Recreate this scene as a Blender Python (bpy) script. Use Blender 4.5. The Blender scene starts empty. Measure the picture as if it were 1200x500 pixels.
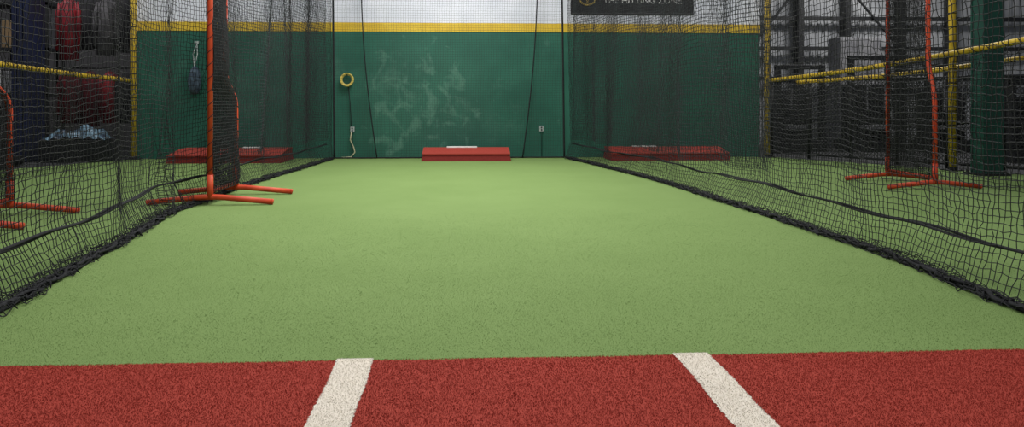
import bpy, math, random
import numpy as np
from mathutils import Vector
random.seed(4); rng=np.random.default_rng(4)
S=bpy.context.scene
try:
    S.view_settings.view_transform='Standard'
except Exception: pass
COL=S.collection
def lin(c):
    o=[]
    for v in c:
        v/=255.0
        o.append(v/12.92 if v<=.04045 else ((v+.055)/1.055)**2.4)
    return (*o,1)
def mat(name,rgb,rough=.7,rgb2=None,scale=20,bump=0,bscale=200,metal=0,spec=.3,detail=3,contrast=(.35,.65),sheen=0):
    m=bpy.data.materials.new(name); m.use_nodes=True
    nt=m.node_tree; b=nt.nodes['Principled BSDF']
    b.inputs['Base Color'].default_value=lin(rgb); b.inputs['Roughness'].default_value=rough
    b.inputs['Metallic'].default_value=metal; b.inputs['Specular IOR Level'].default_value=spec
    if sheen: b.inputs['Sheen Weight'].default_value=sheen; b.inputs['Sheen Roughness'].default_value=.5
    tc=nt.nodes.new('ShaderNodeTexCoord')
    if rgb2:
        n=nt.nodes.new('ShaderNodeTexNoise'); n.inputs['Scale'].default_value=scale; n.inputs['Detail'].default_value=detail
        nt.links.new(tc.outputs['Object'],n.inputs['Vector'])
        r=nt.nodes.new('ShaderNodeValToRGB'); r.color_ramp.elements[0].position=contrast[0]; r.color_ramp.elements[1].position=contrast[1]
        r.color_ramp.elements[0].color=lin(rgb); r.color_ramp.elements[1].color=lin(rgb2)
        nt.links.new(n.outputs['Fac'],r.inputs['Fac']); nt.links.new(r.outputs['Color'],b.inputs['Base Color'])
    if bump:
        n2=nt.nodes.new('ShaderNodeTexNoise'); n2.inputs['Scale'].default_value=bscale; n2.inputs['Detail'].default_value=2
        nt.links.new(tc.outputs['Object'],n2.inputs['Vector'])
        bp=nt.nodes.new('ShaderNodeBump'); bp.inputs['Strength'].default_value=bump; bp.inputs['Distance'].default_value=.01
        nt.links.new(n2.outputs['Fac'],bp.inputs['Height']); nt.links.new(bp.outputs['Normal'],b.inputs['Normal'])
    return m
def raw(name,V,F,m,smooth=False,parent=None,k=None):
    V=np.asarray(V,dtype=np.float32).reshape(-1,3)
    me=bpy.data.meshes.new(name)
    if isinstance(F,np.ndarray):
        k=F.shape[1]; n=F.shape[0]
        me.vertices.add(len(V)); me.vertices.foreach_set('co',V.ravel())
        me.loops.add(n*k); me.loops.foreach_set('vertex_index',F.astype(np.int32).ravel())
        me.polygons.add(n); me.polygons.foreach_set('loop_start',np.arange(0,n*k,k,dtype=np.int32))
        me.update(calc_edges=True)
    else:
        me.from_pydata([tuple(map(float,v)) for v in V],[],F); me.update()
    if smooth: me.polygons.foreach_set('use_smooth',[True]*len(me.polygons))
    me.materials.append(m)
    o=bpy.data.objects.new(name,me); COL.objects.link(o)
    if parent: o.parent=parent
    return o
def empty(name,loc=(0,0,0),rot=0):
    e=bpy.data.objects.new(name,None); e.location=loc; e.rotation_euler=(0,0,rot); e.empty_display_size=.2; COL.objects.link(e); return e
class Geo:
    def __init__(s): s.V=[]; s.F=[]
    def box(s,x0,x1,y0,y1,z0,z1,taper=0):
        b=len(s.V); t=taper
        s.V+= [(x0,y0,z0),(x1,y0,z0),(x1,y1,z0),(x0,y1,z0),(x0+t,y0+t,z1),(x1-t,y0+t,z1),(x1-t,y1-t,z1),(x0+t,y1-t,z1)]
        for f in [(0,3,2,1),(4,5,6,7),(0,1,5,4),(1,2,6,5),(2,3,7,6),(3,0,4,7)]: s.F.append(tuple(b+i for i in f))
        return s
    def tube(s,pts,r,n=10,closed=False,sq=1.0):
        P=[Vector(p) for p in pts]; N=len(P); b=len(s.V); rs=r if isinstance(r,(list,tuple)) else [r]*N
        ref=None
        for i in range(N):
            if closed: t=(P[(i+1)%N]-P[i-1]).normalized()
            else: t=(P[min(i+1,N-1)]-P[max(i-1,0)]).normalized()
            if ref is None:
                ref=t.orthogonal().normalized()
            ref=(ref-t*ref.dot(t)).normalized(); q=t.cross(ref)
            for k in range(n):
                a=2*math.pi*k/n; s.V.append(tuple(P[i]+ref*math.cos(a)*rs[i]+q*math.sin(a)*rs[i]*sq))
        M=N if closed else N-1
        for i in range(M):
            j=(i+1)%N
            for k in range(n):
                k2=(k+1)%n; s.F.append((b+i*n+k,b+i*n+k2,b+j*n+k2,b+j*n+k))
        if not closed:
            s.F.append(tuple(b+k for k in range(n))[::-1]); s.F.append(tuple(b+(N-1)*n+k for k in range(n)))
        return s
    def obj(s,name,m,parent=None,smooth=False,bevel=0):
        o=raw(name,s.V,s.F,m,smooth,parent)
        if bevel:
            md=o.modifiers.new('b','BEVEL'); md.width=bevel; md.segments=3; md.limit_method='ANGLE'
        return o
def roundpath(pts,rad,closed=False,seg=6):
    P=[Vector(p) for p in pts]; out=[]; N=len(P)
    for i in range(N):
        if not closed and i in(0,N-1): out.append(P[i]); continue
        a,b,c=P[i-1],P[i],P[(i+1)%N]
        d1=(a-b); d2=(c-b); r=min(rad,d1.length*.45,d2.length*.45)
        p1=b+d1.normalized()*r; p2=b+d2.normalized()*r
        for k in range(seg+1):
            t=k/seg; out.append(p1*(1-t)**2+b*2*t*(1-t)+p2*t*t)
    return out
def strands(P,r):
    n,m,_=P.shape
    T=np.gradient(P,axis=1); T/=np.linalg.norm(T,axis=2,keepdims=True)+1e-9
    ref=np.array([.577,.6,.55]); A=np.cross(T,ref); A/=np.linalg.norm(A,axis=2,keepdims=True)+1e-9
    B=np.cross(T,A)
    V=np.stack([P+r*(math.cos(a)*A+math.sin(a)*B) for a in (0,2.0944,4.18879)],axis=2)
    idx=np.arange(n*m*3).reshape(n,m,3); a=idx[:,:-1,:]; b=idx[:,1:,:]
    F=np.stack([a,np.roll(a,-1,2),np.roll(b,-1,2),b],axis=-1).reshape(-1,4)
    return V.reshape(-1,3),F
def net(name,G,r,m,parent=None):
    V1,F1=strands(G,r); V2,F2=strands(np.swapaxes(G,0,1),r)
    return raw(name,np.concatenate([V1,V2]),np.concatenate([F1,F2+len(V1)]),m,False,parent)

# ---------- materials
M_net=mat('net_black_nylon',(22,24,25),.8)
M_net2=mat('net_dark_grey_nylon',(44,52,50),.85)
M_net3=mat('net_weathered_nylon',(50,55,57),.85)
M_rope=mat('rope_black',(16,17,19),.9,(34,35,38),60)
M_orange=mat('orange_powdercoat',(204,78,44),.5,(184,62,36),6)
M_yellow=mat('yellow_paint',(204,174,52),.5,(182,150,40),9)
M_white=mat('white_rubber',(215,215,212),.6,(195,195,190),15)
M_black=mat('black_steel',(24,25,27),.5,(34,35,37),12)
M_darkfloor=mat('dark_rubber_flooring',(38,39,41),.85,(50,50,52),40)
M_redfoam=mat('red_mound_turf',(152,58,46),.95,(134,46,38),80,bump=.4,bscale=150)
M_redside=mat('red_mound_side',(120,38,33),.9,(104,31,28),60)
M_green=mat('green_column_paint',(18,60,50),.5,(26,70,58),5)

def turfmat(name,c1,c2,c3,c4,sheen=.0,mixf=.5):
    m=bpy.data.materials.new(name); m.use_nodes=True; nt=m.node_tree; b=nt.nodes['Principled BSDF']
    b.inputs['Roughness'].default_value=.9; b.inputs['Specular IOR Level'].default_value=.12
    b.inputs['Sheen Weight'].default_value=sheen; b.inputs['Sheen Roughness'].default_value=.4
    tc=nt.nodes.new('ShaderNodeTexCoord')
    n=nt.nodes.new('ShaderNodeTexNoise'); n.inputs['Scale'].default_value=150; n.inputs['Detail'].default_value=5; n.inputs['Roughness'].default_value=.7
    n2=nt.nodes.new('ShaderNodeTexNoise'); n2.inputs['Scale'].default_value=.9; n2.inputs['Detail'].default_value=9; n2.inputs['Roughness'].default_value=.7
    for q in (n,n2): nt.links.new(tc.outputs['Object'],q.inputs['Vector'])
    def ramp(a,bb,p0,p1,src):
        r=nt.nodes.new('ShaderNodeValToRGB'); e=r.color_ramp.elements
        e[0].position=p0; e[1].position=p1; e[0].color=lin(a); e[1].color=lin(bb); nt.links.new(src.outputs['Fac'],r.inputs['Fac']); return r
    r1=ramp(c1,c2,.32,.68,n); r2=ramp(c3,c4,.3,.7,n2)
    mx=nt.nodes.new('ShaderNodeMix'); mx.data_type='RGBA'; mx.inputs[0].default_value=mixf
    nt.links.new(r1.outputs['Color'],mx.inputs[6]); nt.links.new(r2.outputs['Color'],mx.inputs[7])
    nt.links.new(mx.outputs[2],b.inputs['Base Color'])
    bp=nt.nodes.new('ShaderNodeBump'); bp.inputs['Strength'].default_value=.5; bp.inputs['Distance'].default_value=.005
    nt.links.new(n.outputs['Fac'],bp.inputs['Height']); nt.links.new(bp.outputs['Normal'],b.inputs['Normal'])
    return m
M_turf=turfmat('green_turf_fibre',(92,116,62),(126,148,92),(102,127,70),(118,142,84),mixf=.45)
M_red=turfmat('red_turf_fibre',(130,44,36),(180,76,63),(145,54,44),(162,65,54),mixf=.4)
M_line=turfmat('white_turf_fibre',(198,188,173),(238,230,217),(214,206,192),(230,221,208),mixf=.4)

def wallmat():
    m=mat('green_wall_paint',(32,84,70),.6,(40,95,79),1.5,bump=.05,bscale=30)
    nt=m.node_tree; b=nt.nodes['Principled BSDF']
    src=b.inputs['Base Color'].links[0].from_socket
    tc=nt.nodes.new('ShaderNodeTexCoord')
    mp=nt.nodes.new('ShaderNodeMapping'); mp.inputs['Location'].default_value=(.75,0,-1.0); 
    nt.links.new(tc.outputs['Object'],mp.inputs['Vector'])
    sx=nt.nodes.new('ShaderNodeSeparateXYZ'); nt.links.new(mp.outputs['Vector'],sx.inputs[0])
    def math_(op,a,b2=None):
        n=nt.nodes.new('ShaderNodeMath'); n.operation=op
        for i,v in enumerate((a,b2)):
            if v is None: continue
            if isinstance(v,(int,float)): n.inputs[i].default_value=v
            else: nt.links.new(v,n.inputs[i])
        return n.outputs[0]
    def tex(scale,detail,rough,dist,src_=None):
        n=nt.nodes.new('ShaderNodeTexNoise'); n.inputs['Scale'].default_value=scale; n.inputs['Detail'].default_value=detail; n.inputs['Roughness'].default_value=rough; n.inputs['Distortion'].default_value=dist
        nt.links.new(tc.outputs['Object'],n.inputs['Vector']); return n.outputs['Fac']
    def ramp(v,a,c_):
        r=nt.nodes.new('ShaderNodeMapRange'); r.interpolation_type='SMOOTHSTEP'; r.inputs[1].default_value=a; r.inputs[2].default_value=c_
        nt.links.new(v,r.inputs[0]); return r.outputs[0]
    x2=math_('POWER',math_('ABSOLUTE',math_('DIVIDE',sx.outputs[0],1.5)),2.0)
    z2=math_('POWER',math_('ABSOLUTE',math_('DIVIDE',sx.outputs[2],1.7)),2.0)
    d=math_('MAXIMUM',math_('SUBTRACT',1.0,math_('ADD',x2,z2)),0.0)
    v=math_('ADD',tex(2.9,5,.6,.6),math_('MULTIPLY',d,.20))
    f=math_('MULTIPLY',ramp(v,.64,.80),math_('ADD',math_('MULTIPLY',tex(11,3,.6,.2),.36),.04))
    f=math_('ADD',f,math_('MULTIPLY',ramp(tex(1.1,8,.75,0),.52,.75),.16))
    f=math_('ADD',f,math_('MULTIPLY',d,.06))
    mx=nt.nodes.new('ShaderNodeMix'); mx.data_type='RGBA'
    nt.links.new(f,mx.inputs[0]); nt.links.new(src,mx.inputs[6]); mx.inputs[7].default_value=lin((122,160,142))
    nt.links.new(mx.outputs[2],b.inputs['Base Color'])
    return m
M_wall=wallmat()
M_wwall=mat('white_wall_paint',(216,218,227),.7,(204,207,217),2)

# ---------- floor
g=Geo(); g.box(-16,16,-3,22,-.12,-.012); g.obj('floor',M_darkfloor)
out=[(-7.5,-2),(8.4,-2),(8.4,11.0),(6.0,14.85),(-6.2,14.85),(-7.5,12.3)]
V=[(x,y,-.012) for x,y in out]+[(x,y,0) for x,y in out]; n=len(out)
F=[tuple(range(n))[::-1],tuple(range(n,2*n))]+[(i,(i+1)%n,n+(i+1)%n,n+i) for i in range(n)]
turf=raw('artificial_turf',V,F,M_turf)
def jag_strip(name,x0,x1,y0,y1,z,m,jag_y=0,jag_x=0,step=.004):
    if jag_y:
        xs=np.arange(x0,x1+step,step); k=len(xs)
        top=y1+rng.uniform(-jag_y,jag_y,k)+.004*np.sin(xs*9)
        V=np.concatenate([np.stack([xs,np.full(k,y0),np.full(k,z)],1),np.stack([xs,top,np.full(k,z)],1)])
        i=np.arange(k-1); F=np.stack([i,i+1,k+i+1,k+i],1)
    else:
        ys=np.arange(y0,y1+step,step); k=len(ys)
        w=.003*np.sin(ys*11)
        V=np.concatenate([np.stack([x0+w+rng.uniform(-jag_x,jag_x,k),ys,np.full(k,z)],1),np.stack([x1+w+rng.uniform(-jag_x,jag_x,k),ys,np.full(k,z)],1)])
        i=np.arange(k-1); F=np.stack([i,k+i,k+i+1,i+1],1)
    return raw(name,V,F,m)
red=jag_strip('red_batting_turf',-7.4,8.3,-2,3.27,.004,M_red,jag_y=.007)
lines=[(-.527,-.376),(.915,1.064)]
for i,(a,b) in enumerate(lines):
    jag_strip('batter_box_line',a,b,-1,3.285,.007,M_line,jag_x=.005)
def blades(name,x0,x1,y0,y1,N,m,h,w,z,parent,flt=None):
    x=rng.uniform(x0,x1,N); y=rng.uniform(y0,y1,N)
    if flt is not None:
        k=flt(x,y); x=x[k]; y=y[k]
    N=len(x); a=rng.uniform(0,6.283,N); hh=h*rng.uniform(.5,1.1,N); ln=rng.uniform(0,.9,N); b=rng.uniform(0,6.283,N)
    dx=np.cos(a)*w/2; dy=np.sin(a)*w/2; zz=np.full(N,z)
    V=np.stack([np.stack([x-dx,y-dy,zz],1),np.stack([x+dx,y+dy,zz],1),np.stack([x+np.cos(b)*ln*hh,y+np.sin(b)*ln*hh,zz+hh],1)],1).reshape(-1,3)
    F=np.arange(3*N).reshape(-1,3)
    return raw(name,V,F,m,parent=parent)
inl=lambda x: ((x>lines[0][0])&(x<lines[0][1]))|((x>lines[1][0])&(x<lines[1][1]))
blades('turf_fibres',-3.2,3.7,3.26,8.0,450000,M_turf,.0048,.0020,0,turf,lambda x,y: rng.uniform(0,1,len(x))<np.clip((8.0-y)/4.2,0,1))
blades('red_turf_fibres',-2.3,2.7,2.3,3.275,240000,M_red,.006,.0024,.004,red,lambda x,y:~inl(x))
blades('line_fibres',-.6,1.1,2.3,3.29,90000,M_line,.006,.0024,.006,red,lambda x,y:inl(x))

# ---------- walls
WY=14.86
g=Geo(); g.box(-6.2,5.85,WY,WY+.15,0,2.43); g.obj('wall_back',M_wall)
g=Geo(); g.box(-6.2,5.85,WY,WY+.15,2.6,5.2); g.obj('wall_back_upper',M_wwall)
g=Geo(); g.box(-6.2,5.85,WY-.012,WY+.15,2.43,2.6); g.obj('trim_1',mat('yellow_trim_paint',(210,178,58),.5,(200,166,48),3))
g=Geo(); g.box(-1.12,0.02,WY-.016,WY,0.0,2.12); g.obj('wall_patch_panel',M_wall)
M_met=mat('grey_metal_siding',(150,152,155),.6,(118,120,124),.8)
g=Geo(); g.box(-16,-6.2,19,19.2,0,6)
g.obj('wall_left_rear',mat('dark_siding',(70,68,70),.7,(92,90,92),.7))
g=Geo(); g.box(5.9,16,19,19.2,0,6)
for i in range(50): g.box(5.95+i*.2,6.03+i*.2,18.97,19,0,6)
g.obj('wall_right_rear',M_met)
g=Geo(); g.box(-16.2,-16,-3,19.2,0,6); g.obj('wall_left',mat('grey_siding_l',(60,60,62),.8))
g=Geo(); g.box(16,16.2,-3,19.2,0,6); g.obj('wall_right',mat('grey_siding_r',(90,92,94),.8))
g=Geo()
for x in (7.0,8.3,9.5,10.9,12.2): g.box(x,x+.14,18.6,18.9,0,6)
for z in (1.6,2.35,3.1,3.9): g.box(5.9,15,18.7,18.8,z,z+.1)
g.tube([(7.1,18.65,2.4),(8.3,18.65,3.9)],.03); g.tube([(9.6,18.65,3.9),(10.9,18.65,2.4)],.03)
g.obj('steel_wall_framing',M_black)
g=Geo(); g.tube([(-7.6,-1,.09),(-7.6,12.3,.09),(-7.6,13.6,.09)],.09,6); g.obj('rubber_curb',M_black)

# ---------- banner
bn=empty('wall_banner',(3.31,WY-.02,0))
g=Geo(); g.box(-1.21,1.21,0,.012,2.78,3.7); g.obj('vinyl_sheet',mat('banner_black',(22,22,25),.5,(30,30,33),3),bn)
M_txt=mat('banner_print_white',(215,215,215),.6); M_gold=mat('banner_print_gold',(186,158,76),.5)
def text(name,s,size,loc,m,parent):
    c=bpy.data.curves.new(name,'FONT'); c.body=s; c.size=size; c.align_x='CENTER'; c.extrude=.002; c.materials.append(m)
    o=bpy.data.objects.new(name,c); COL.objects.link(o); o.parent=parent; o.location=loc; o.rotation_euler=(math.pi/2,0,0); return o
text('lettering','THE HITTING ZONE',.17,(.2,-.004,3.0),M_txt,bn)
text('lettering_large','BATTING CAGES',.3,(.2,-.004,3.3),M_txt,bn)
g=Geo(); g.tube([(-.88+.17*math.cos(a),-.004,3.13+.17*math.sin(a)) for a in np.linspace(0,6.283,32,endpoint=False)],.018,6,closed=True)
g.tube([(-.88+.09*math.cos(a)-.05,-.004,3.13+.12*math.sin(a)) for a in np.linspace(-1.2,1.2,10)],.008,5)
g.tube([(-.88-.09*math.cos(a)+.05,-.004,3.13+.12*math.sin(a)) for a in np.linspace(-1.2,1.2,10)],.008,5)
g.obj('emblem',M_gold,bn)
g=Geo(); g.box(-1.19,1.19,-.003,0,2.80,2.812); g.obj('border',mat('banner_print_grey',(85,85,88),.6),bn)

# ---------- netting
Hn=3.7; cell=.046
def wob(y,z,seed,amp):
    r=np.random.default_rng(seed); o=0
    for k in range(7):
        fy=r.uniform(1.2,7.5); fz=r.uniform(-.9,.9); o=o+np.sin(fy*y+fz*z+r.uniform(0,6.28)+.8*np.sin(.9*y+k))*r.uniform(.5,1)/(.6+fy*.35)
    return o*amp
def side_net(name,ys,xs,topdx,outw,seed,pinch=None,y2=8):
    par=empty(name)
    y=np.arange(3.0,14.6,cell); 
    s=np.concatenate([np.linspace(0,.32,8),np.arange(.32+cell,Hn,cell)])
    Y,Z=np.meshgrid(y,s,indexing='ij')
    ker=np.ones(17)/17; xb1=np.interp(y,ys,xs); xb1=np.convolve(np.pad(xb1,8,'edge'),ker,'valid'); xb=np.repeat(xb1[:,None],len(s),1)
    up=np.clip((Z-.3)/2.2,0,1)
    X=xb+outw*(.10*np.clip(Z/.3,0,1))+topdx*up
    X=X+wob(Y,Z,seed,.05)*np.clip(Z/.3,.25,1)*(1-.3*up)
    Y2=Y+.012*np.sin(7*Z+3*Y)+wob(Y*1.3,Z*2,seed+5,.014)
    Z2=Z+.014*np.sin(Y*5+Z*3)*np.clip(Z/.3,0,1)-.09*np.sin((Y%3.0)/3.0*math.pi)*np.clip(Z-.3,0,1)*.8
    if pinch:
        py,pa=pinch; w=np.exp(-((Y-py)/.4)**2)*np.clip(1.2-Z,0,1)
        X=X+w*pa*np.sin(Y*24); Y2=Y2+w*.12*np.sin(Y*17+Z*6)
    Y2=np.minimum(Y2,14.63)
    G=np.stack([X,Y2,Z2+.008],-1); G+=rng.normal(0,.0038,G.shape)
    net('net_mesh',G,.0030,M_net,par)
    iy=np.argmin(abs(y-y2)); iz=np.argmin(abs(s-.35))
    G2=np.stack([X+outw*.07+wob(Y,Z,seed+9,.05),Y2+cell*.45+wob(Y,Z,seed+3,.02),Z2+.02],-1)[iy:-1,iz:]
    G2[...,1]=np.minimum(G2[...,1],14.63)
    net('net_overlap_panel',G2+rng.normal(0,.004,G2.shape),.0031,M_net3,par)
    q=np.linspace(0,1,7); A,B=np.meshgrid(np.arange(3.0,14.6,.038),q,indexing='ij')
    xbb=np.interp(A,y,xb1)
    XX=xbb-outw*(.03+.025*np.sin(A*3.1+1)+.012*np.sin(A*7.7))+outw*B*.17+.012*np.sin(A*13+B*4)
    ZZ=.010+np.abs(.035*np.sin(B*9+A*17)*np.sin(A*7+B*3))
    G=np.stack([XX,A+.02*np.sin(B*8+A*9),ZZ],-1)+rng.normal(0,.006,(*A.shape,3)); G[...,2]=np.maximum(G[...,2],.004)
    net('net_skirt',G,.0030,M_net,par)
    g=Geo()
    yy=np.arange(3.0,14.6,.05)
    for j in range(4):
        pts=[]; ph=j*1.7
        for t in yy:
            xc=np.interp(t,y,xb1)
            pts.append((xc+outw*.02+.026*math.sin(t*9+ph)+.012*math.sin(t*23+2*ph),t,.024+.014*math.sin(t*11+ph*2)+.004*math.sin(t*37)))
        g.tube(pts,.010 if j else .014,6)
    for t in np.arange(3.1,14.5,.17):
        xc=np.interp(t,y,xb1)
        for _ in range(2):
            x0=xc+random.uniform(-.03,.03); a=random.uniform(0,6.28)
            g.tube([(x0,t,.035),(x0+.02*math.cos(a),t+.02*math.sin(a),.045),(x0+.045*math.cos(a),t+.045*math.sin(a),.012)],[.007,.006,.003],5)
    for k in range(2):
        pts=[(np.interp(t,y,xb1)+outw*.10+.010*math.sin(t*2.3+k*2),t,.27+.012*math.sin(t*1.9)+.008*math.sin(t*5.3+k)+.010*k) for t in np.arange(3,14.6,.1)]
        g.tube(pts,[.011-.004*i/len(pts) for i in range(len(pts))],6)
    g.obj('hem_ropes',M_rope,par,True)
    g=Geo()
    g.tube([(x_,y_,Hn+.02) for x_,y_ in zip(X[::20,-1],y[::20])],.01,6); g.obj('top_cable',M_black,par)
    return par
side_net('batting_cage_net',[3,4.1,5.6,7.0,7.7,8.3,10.3,13.4,14.7],[-2.33,-2.38,-2.55,-2.72,-2.84,-2.78,-2.76,-2.5,-2.42],0.0,-1,11,(7.6,.07),8.6)
side_net('batting_cage_net',[3,4.0,5.3,7.1,10.3,13,14.7],[2.86,2.90,2.98,2.88,2.66,2.25,1.92],-.03,1,23,None,7.6)
par=empty('backstop_net')
x=np.arange(-2.45,1.93,cell); z=np.arange(.01,Hn,cell)
X,Z=np.meshgrid(x,z,indexing='ij')
Y=14.70+wob(X*1.2,Z,7,.014)
G=np.stack([X+.01*np.sin(Z*4),Y,Z],-1)+rng.normal(0,.002,(*X.shape,3)); net('net_mesh',G,.0018,M_net2,par)
g=Geo()
def rp(a,b,bow,z0=0.02,z1=3.7,y=14.655): return [(a+(b-a)*t+bow*math.sin(t*math.pi),y,z1+(z0-z1)*t) for t in np.linspace(0,1,24)]
g.tube(rp(-1.93,-1.62,-.07),.012,6); g.tube(rp(1.45,1.15,.06),.012,6)
g.tube(rp(-2.45,-2.42,0),.02,6); g.tube(rp(1.9,1.95,0),.018,6)
g.tube([(-2.45+4.4*t,14.66+.01*math.sin(t*40),.02) for t in np.linspace(0,1,60)],.014,6)
g.obj('edge_ropes',M_rope,par,True)

def outer(name,p0,p1,zt0,zt1,c=.06,seed=1):
    L=math.dist(p0,p1); n=int(L/c); t=np.linspace(0,1,n); m=int(1.6/c)+1
    T,Q=np.meshgrid(t,np.linspace(0,1,m),indexing='ij')
    zt=zt0+(zt1-zt0)*T
    nx,ny=-(p1[1]-p0[1])/L,(p1[0]-p0[0])/L; w=wob(T*L,Q*2,seed,.04)
    G=np.stack([p0[0]+(p1[0]-p0[0])*T+nx*w,p0[1]+(p1[1]-p0[1])*T+ny*w,.01+Q*zt],-1)+rng.normal(0,.004,(*T.shape,3))
    return net(name,G,.0038,M_net)
outer('side_netting',(-6.13,14.6),(-6.3,7.5),1.47,1.78,seed=3)
outer('side_netting',(5.95,14.5),(6.8,8.0),1.47,1.86,seed=4)

# ---------- yellow poles and rails
def padded_rail(name,p0,p1,r=.05):
    par=empty(name); a=Vector(p0); b=Vector(p1); L=(b-a).length; n=int(L/.02)
    g=Geo(); g.tube([a+(b-a)*t-Vector((0,0,.06*math.sin(t*math.pi))) for t in np.linspace(0,1,30)],r*.8,10); g.obj('foam_tube',M_yellow,par,True)
    d=(b-a).normalized(); u=d.cross(Vector((0,0,1))).normalized(); v=d.cross(u)
    g=Geo(); pts=[]
    for t in np.linspace(0,1,n):
        q=a+(b-a)*t-Vector((0,0,.06*math.sin(t*math.pi))); an=t*L*26
        pts.append(q+(u*math.cos(an)+v*math.sin(an))*r*.8)
    g.tube(pts,.006,5); g.obj('lashing_cord',M_rope,par)
def pole(name,x,y,h=5,r=.055):
    par=empty(name,(x,y,0))
    g=Geo(); g.tube([(0,0,0.01),(0,0,h)],r,16); g.obj('post',M_yellow,par,True)
    g=Geo(); g.box(-.12,.12,-.12,.12,0,.015); g.tube([(0,0,.0),(0,0,.06)],r*1.25,16)
    for i in (-1,1):
        for j in (-1,1): g.tube([(i*.09,j*.09,.01),(i*.09,j*.09,.03)],.012,6)
    g.obj('base_plate',M_black,par)
    g=Geo()
    for k in range(14): g.tube([(r*1.05*math.cos(a),r*1.05*math.sin(a),.5+k*.22) for a in np.linspace(0,6.283,12,endpoint=False)],.008,5,closed=True)
    g.obj('lashing',M_rope,par)
pole('yellow_steel_pole',-6.16,14.72)
pole('yellow_steel_pole',5.93,14.70)
pole('yellow_steel_pole',7.72,11.75)
padded_rail('padded_rail',(-6.16,14.6,1.48),(-6.35,7.5,1.80))
padded_rail('padded_rail',(5.93,14.6,1.49),(6.8,8.0,1.90))
padded_rail('padded_rail',(6.35,14.3,1.45),(8.55,10.8,1.78))

# ---------- green column
gc=empty('steel_column',(7.8,11.06,0))
g=Geo()
g.box(-.15,.15,-.15,-.12,0.02,6); g.box(-.15,.15,.12,.15,.02,6); g.box(-.02,.02,-.12,.12,.02,6); g.box(-.14,-.12,-.12,.12,.02,6)
g.obj('shaft',M_green,gc)
g=Geo(); g.box(-.22,.22,-.22,.22,0,.03); 
for i in (-1,1):
    for j in (-1,1): g.tube([(i*.18,j*.18,.02),(i*.18,j*.18,.07)],.018,6)
g.obj('base_plate',M_black,gc)

# ---------- fence right
fc=empty('chain_link_fence')
p0=Vector((6.15,15.0,0)); p1=Vector((8.75,10.7,0)); g=Geo()
for t in np.linspace(0,1,7):
    q=p0+(p1-p0)*t; g.tube([q,q+Vector((0,0,1.5))],.03,10)
for zz in (.08,.75,1.48): g.tube([p0+Vector((0,0,zz)),p1+Vector((0,0,zz))],.022,8)
g.obj('posts_and_rails',M_black,fc,True)
L=(p1-p0).length; d=(p1-p0)/L
g=Geo()
for sgn in (1,-1):
    for k in range(-30,int(L/.07)+30):
        a=k*.07
        pts=[(a+sgn*j*.07,j*.07+.06) for j in range(21)]
        pts=[(u,zz) for u,zz in pts if 0<=u<=L]
        if len(pts)>1: g.tube([p0+d*pts[0][0]+Vector((0,0,pts[0][1])),p0+d*pts[-1][0]+Vector((0,0,pts[-1][1]))],.0045,4)
g.obj('wire_mesh',M_black,fc)

# ---------- L screens
def l_screen(name,x,y,w1,w2,flip=1,Lh=.64,zc=1.24,H=2.4,hc=.13,sr=.0036):
    par=empty(name,(x,y,0))
    f=flip
    path=[(0,0,.12),(0,0,H),(0,f*w1,H),(0,f*w1,zc+hc),(0,f*w2,zc-hc),(0,f*w2,.12)]
    g=Geo(); g.tube(roundpath(path,.14),.028,12); g.tube([(0,0,.14),(0,f*w2,.14)],.02,10)
    g.obj('frame',M_orange,par,True)
    g=Geo()
    for yy in (0,f*w2):
        g.tube(roundpath([(-Lh,yy,.032),(-.08,yy,.085),(.08,yy,.085),(Lh,yy,.032)],.1),.03,12)
        g.tube([(0,yy,.06),(0,yy,.32)],.034,12)
        for s_ in (-1,1): g.tube([(s_*Lh,yy,.032),(s_*(Lh+.015),yy,.030)],.031,12)
    g.obj('base_legs',M_orange,par,True)
    c=.034; ys=np.linspace(0.0,w2,int(w2/c)+1); zs=np.arange(.14,H,c)
    for side in (-1,1):
        Yg,Zg=np.meshgrid(ys,zs,indexing='ij')
        lim=np.where(Zg>zc+hc,w1,np.where(Zg<zc-hc,w2,w2+(w1-w2)*(Zg-zc+hc)/(2*hc)))
        Y2=Yg/w2*lim
        G=np.stack([side*(.028+.03*np.sin(Y2/np.maximum(lim,.1)*math.pi)+.012*np.sin(Zg*5)),f*Y2+.006*np.sin(Zg*9),Zg],-1)+rng.normal(0,.002,(*Yg.shape,3))
        net('netting',G,sr,M_net,par)
    g=Geo(); pts=[Vector(p) for p in roundpath(path,.14)]
    P=[]
    for a,b in zip(pts[:-1],pts[1:]):
        k=max(1,int((b-a).length/.02))
        for i in range(k): P.append(a+(b-a)*i/k)
    g.tube([p+Vector((.03*math.cos(i*.9),.03*math.sin(i*.9),0)) for i,p in enumerate(P)],.004,5)
    g.obj('lacing',M_rope,par)
l_screen('pitching_l_screen',-2.66,8.25,.5,.92,sr=.0048)
l_screen('pitching_l_screen',-4.40,6.75,.5,.95)
l_screen('pitching_l_screen',5.88,10.35,.92,1.06,flip=-1,Lh=.58,H=2.75,zc=1.35,hc=.2)

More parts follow.
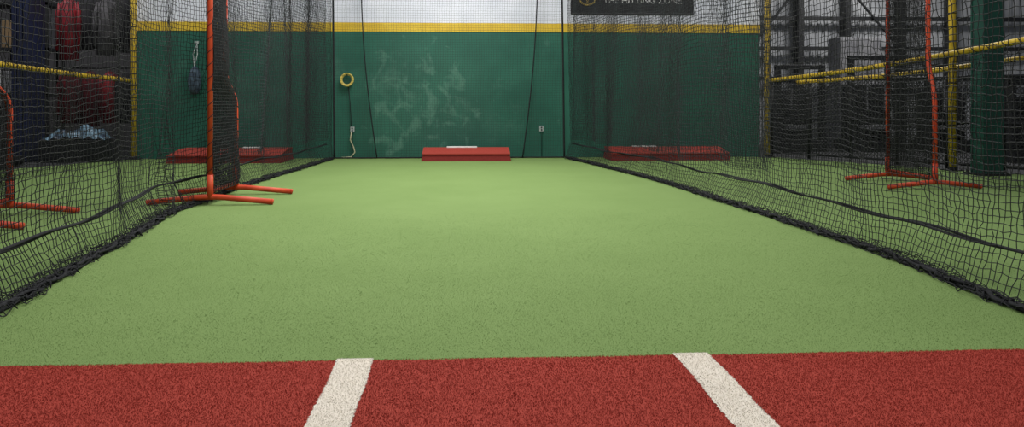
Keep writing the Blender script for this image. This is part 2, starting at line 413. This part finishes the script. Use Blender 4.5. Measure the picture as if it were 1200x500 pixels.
# ---------- mounds
def mound(name,x0,x1,yf,yb,rub=.57,rx=0,hf=.12,hb=.2):
    par=empty(name,((x0+x1)/2,yf,0)); w=(x1-x0)/2; d=yb-yf
    V=[(-w,0,0),(w,0,0),(w,d,0),(-w,d,0),(-w+.03,.02,hf),(w-.03,.02,hf),(w-.03,d*.65,hb),(-w+.03,d*.65,hb),(w-.03,d,hb),(-w+.03,d,hb)]
    F=[(0,3,2,1),(0,1,5,4),(1,2,8,6,5),(3,0,4,7,9),(2,3,9,8)]
    raw('foam_wedge',V,F,M_redside,parent=par)
    V=[(-w+.02,.0,hf),(w-.02,.0,hf),(w-.02,d*.65,hb),(-w+.02,d*.65,hb),(w-.02,d,hb),(-w+.02,d,hb)]
    V+= [(a,b,c+.018) for a,b,c in V]
    F=[(6,7,8,9),(9,8,10,11),(0,1,7,6),(1,2,8,7),(2,4,10,8),(4,5,11,10),(5,3,9,11),(3,0,6,9),(0,3,2,1),(3,5,4,2)]
    raw('turf_top',V,F,M_redfoam,parent=par)
    g=Geo(); g.box(rx-rub/2,rx+rub/2,d*.7,d*.7+.13,hb+.016,hb+.04); g.obj('pitching_rubber',M_white,par,bevel=.005)
mound('portable_pitching_mound',-.75,.89,14.0,14.62,.57,-.08)
mound('portable_pitching_mound',-5.2,-3.2,13.72,14.75,.35,.3)
mound('portable_pitching_mound',2.72,4.95,13.95,14.75,.45,-.35)

# ---------- cords and outlets on back wall
M_cord=mat('yellow_cord',(200,180,92),.6); M_cord2=mat('pale_cord',(188,184,150),.6); M_plate=mat('outlet_plastic',(160,168,166),.5)
e=empty('extension_cord',(-2.2,WY-.04,0)); g=Geo()
for k in range(5):
    r=.105+.012*math.sin(k*2); g.tube([(r*math.cos(a),-.012*k-.02,1.5+r*1.02*math.sin(a)) for a in np.linspace(0,6.283,36,endpoint=False)],.013,7,closed=True)
g.obj('coil',M_cord,e,True)
g=Geo(); g.tube([(0.02,-.01,1.38),(.05,-.01,1.1),(.07,-.01,.8),(.075,-.02,.62)],.008,6); g.obj('dark_lead',M_rope,e,True)
g=Geo(); g.tube([(.08,-.03,.5),(.06,-.03,.35),(.12,-.03,.22),(.15,-.04,.12),(.08,-.05,.03),(-.04,-.05,.02),(-.1,-.04,.02)],.011,7); g.obj('plug_lead',M_cord2,e,True)
g=Geo(); g.tube([(0,-.07,1.6),(0,.04,1.6)],.01,8); g.obj('hook',M_black,e)
for xx,zz in ((-2.11,.55),(1.53,.56)):
    e=empty('wall_outlet',(xx,WY,0)); g=Geo(); g.box(-.04,.04,-.03,0,zz-.055,zz+.055); g.obj('box',M_plate,e,bevel=.006)
    g=Geo(); g.box(-.015,.015,-.034,-.03,zz+.01,zz+.035); g.box(-.015,.015,-.034,-.03,zz-.035,zz-.01); g.obj('sockets',M_black,e)
    g=Geo(); g.tube([(0,-.015,zz-.05),(0,-.015,0.01)],.012,8); g.obj('conduit',M_green,e)
e=empty('hanging_equipment_bag',(-5.05,WY,0)); 
g=Geo(); g.tube([(0,-.1,1.75),(0.01,-.1,1.68),(.0,-.1,1.5),(0,-.1,1.3),(0,-.1,1.22)],[.02,.08,.12,.10,.05],12); g.obj('sack',mat('bag_cloth',(74,90,104),.8,(40,52,66),9),e,True)
g=Geo(); g.tube([(0,-.1,1.75),(.04,-.06,1.98),(0.02,-.02,2.2)],.009,6); g.tube([(0,-.1,1.75),(-.04,-.06,1.98),(0.02,-.02,2.2)],.009,6); g.box(-.02,.05,-.04,0,2.18,2.23); g.obj('strap',M_plate,e)

# ---------- left background storage
M_tan=mat('cardboard',(120,98,72),.8,(98,82,60),4); M_blue=mat('blue_vinyl',(28,36,66),.6,(24,28,48),3)
M_mar=mat('maroon_vinyl',(132,28,38),.6,(88,20,30),3); M_grey=mat('grey_plastic',(120,120,122),.6,(96,96,100),4)
sr=empty('storage_rack',(-9.2,15.6,-.012)); g=Geo()
for xx in (-1.0,.0,1.0):
    for yy in (0,.6): g.box(xx-.03,xx+.03,yy-.03,yy+.03,0,3.6)
for zz in (.3,1.2,2.1,3.0): g.box(-1.03,1.03,-.03,.63,zz,zz+.06)
g.obj('steel_frame',M_black,sr)
g=Geo(); g.box(-.95,-.5,.05,.5,.36,.95); g.box(-.9,-.3,.05,.5,1.26,1.9); g.box(-.9,-.2,.05,.5,2.16,2.75); g.box(.1,.5,.05,.5,2.16,2.7); g.obj('cartons',M_tan,sr,bevel=.01)
g=Geo(); g.box(-.45,-.1,.05,.5,.36,1.0); g.box(.1,.8,.05,.5,1.26,1.7); g.box(.55,.9,.05,.5,2.16,2.8); g.obj('plastic_bins',M_grey,sr,bevel=.02)
g=Geo(); g.box(-.0,.14,-.05,-.03,1.0,1.75); g.obj('paper_label',M_white,sr)
e=empty('folded_gym_mat',(-8.0,14.6,-.012)); g=Geo()
for k in range(3): g.box(-.15+k*.1,-.06+k*.1,-.3,.3,0.0,3.0+.05*k)
g.obj('foam_panels',M_blue,e,bevel=.02)
e=empty('garment_rack',(-7.1,15.3,-.012)); g=Geo()
g.tube([(-.75,0,.03),(-.75,0,3.2),(.75,0,3.2),(.75,0,.03)],.02,8); g.tube([(-.75,-.3,.03),(-.75,.3,.03)],.02,8); g.tube([(.75,-.3,.03),(.75,.3,.03)],.02,8); g.tube([(-.75,0,1.75),(.75,0,1.75)],.02,8)
g.obj('rail_frame',M_black,e,True)
M_j=[M_mar,mat('jacket_grey',(88,86,90),.9,(50,48,52),5),mat('jacket_charcoal',(34,32,38),.9,(22,22,26),5),mat('jacket_wine',(96,22,32),.9,(54,14,22),5),mat('jacket_slate',(44,48,60),.9,(30,32,42),5)]
def jacket(nm,xx,zt,ln,w,yy,m):
    g=Geo()
    g.tube([(xx,yy,zt),(xx,yy,zt-.05),(xx,yy,zt-.12),(xx+.01,yy,zt-.4),(xx-.01,yy,zt-ln)],[.05,.6*w,.95*w,.9*w,w],14)
    for s_ in (-1,1):
        g.tube([(xx+s_*w*.75,yy,zt-.09),(xx+s_*w*1.15,yy-.02,zt-.3),(xx+s_*w*1.2,yy-.04,zt-ln*.85)],[.07,.06,.045],10)
    g.tube([(xx,yy,zt-.03),(xx,yy,zt+.06),(xx+.02,yy,zt+.09)],.008,6)
    o=g.obj(nm,m,e,True); 
for k,(xx,zt,ln,w,yy,mi) in enumerate([(-.52,3.1,1.2,.17,0,0),(-.15,3.1,1.0,.16,.03,2),(.2,3.1,1.1,.17,-.02,1),(.55,3.1,1.05,.16,.02,2),(-.5,1.68,1.0,.17,0,3),(-.12,1.68,1.05,.17,0,3),(.25,1.68,1.0,.16,.02,0),(.58,1.68,1.0,.15,0,2)]):
    jacket('jacket_%d'%(k+1),xx,zt,ln,w,yy,M_j[mi])
e=empty('equipment_bench',(-6.98,14.35,-.012)); g=Geo()
g.box(-.6,.55,-.2,.3,0,.40); g.box(-.55,.5,-.21,-.2,.06,.36); g.obj('bench',M_black,e,bevel=.02)
xs=np.linspace(-.57,.52,48); ys=np.linspace(-.18,.28,16); A,B=np.meshgrid(xs,ys,indexing='ij')
Z=.41+.2*np.clip(1-((A+.03)/.56)**4,0,1)*np.clip(1-((B-.05)/.25)**2,0,1)*(1+.5*np.sin(A*9+B*5)*np.cos(B*13+A*4))+.02*np.sin(A*31)*np.sin(B*27)
Vv=np.stack([A,B,Z],-1).reshape(-1,3); I=np.arange(48*16).reshape(48,16)
Fq=np.stack([I[:-1,:-1],I[1:,:-1],I[1:,1:],I[:-1,1:]],-1).reshape(-1,4)
raw('plastic_sheeting',Vv,Fq,mat('pale_blue_plastic',(118,150,170),.4,(44,54,70),6),True,e)

# ---------- right background: machines
def machine(name,x,y,w,h,rot=0):
    e=empty(name,(x,y,-.012),rot); g=Geo()
    g.box(-w/2,w/2,-.4,.4,0,.25); g.box(-w/2,-w/2+.1,-.35,-.2,.25,h); g.box(w/2-.1,w/2,-.35,-.2,.25,h); g.box(-w/2,w/2,-.33,-.22,h-.1,h)
    g.box(-w/2+.15,w/2-.15,.0,.35,.25,h*.7)
    for k in range(9): g.box(-w/2+.2,w/2-.2,-.12,.0,.3+k*.1,.38+k*.1)
    g.obj('frame_and_stack',M_black,e,bevel=.01)
    g=Geo(); g.tube([(-.2,-.3,h-.3),(-.2,-.3,.9)],.015,6); g.tube([(.2,-.3,h-.3),(.2,-.3,.9)],.015,6); g.box(-.3,.3,-.45,-.2,.5,.58); g.obj('seat_and_cables',M_grey,e)
machine('weight_machine',7.4,16.8,1.1,1.9); machine('weight_machine',9.0,16.6,1.2,2.1); machine('weight_machine',10.6,16.4,1.2,1.9); machine('weight_machine',10.4,13.6,1.2,1.5); machine('weight_machine',12.2,15.2,1.2,2)
e=empty('storage_cabinet',(9.3,17.8,-.012)); g=Geo(); g.box(-.5,.5,-.3,.3,0,2.6); g.box(-.48,-.01,-.32,-.3,.1,2.55); g.box(.01,.48,-.32,-.3,.1,2.55); g.obj('cabinet',M_grey,e,bevel=.01)

# ---------- lights
def area(name,loc,sx,sy,pw,col=(1,.98,.95)):
    l=bpy.data.lights.new(name,'AREA'); l.shape='RECTANGLE'; l.size=sx; l.size_y=sy; l.energy=pw; l.color=col
    o=bpy.data.objects.new(name,l); o.location=loc; COL.objects.link(o)
for y_,p_ in ((1.0,75),(5.5,195),(9.0,235),(12.2,265)): area('ceiling_light',(-.1,y_,5.2),2.2,1.2,p_)
for y_ in (6,12): area('ceiling_light',(-5.2,y_,5.4),1.2,2.5,45); area('ceiling_light',(5.4,y_,5.4),1.2,2.5,65)
area('ceiling_light',(9.5,16,5.6),2,1,330); area('ceiling_light',(-8.5,14,5.6),2,1,130)
w=bpy.data.worlds.new('World'); S.world=w; w.use_nodes=True
w.node_tree.nodes['Background'].inputs[0].default_value=(.86,.91,1,1); w.node_tree.nodes['Background'].inputs[1].default_value=.34

# ---------- camera
c=bpy.data.cameras.new('Camera'); c.sensor_width=36; c.lens=27; c.shift_x=13/1200; c.shift_y=-132/1200; c.clip_end=100
co=bpy.data.objects.new('Camera',c); co.location=(0,0,1.1); co.rotation_euler=(math.pi/2,0,-math.atan(45/900)); COL.objects.link(co); S.camera=co
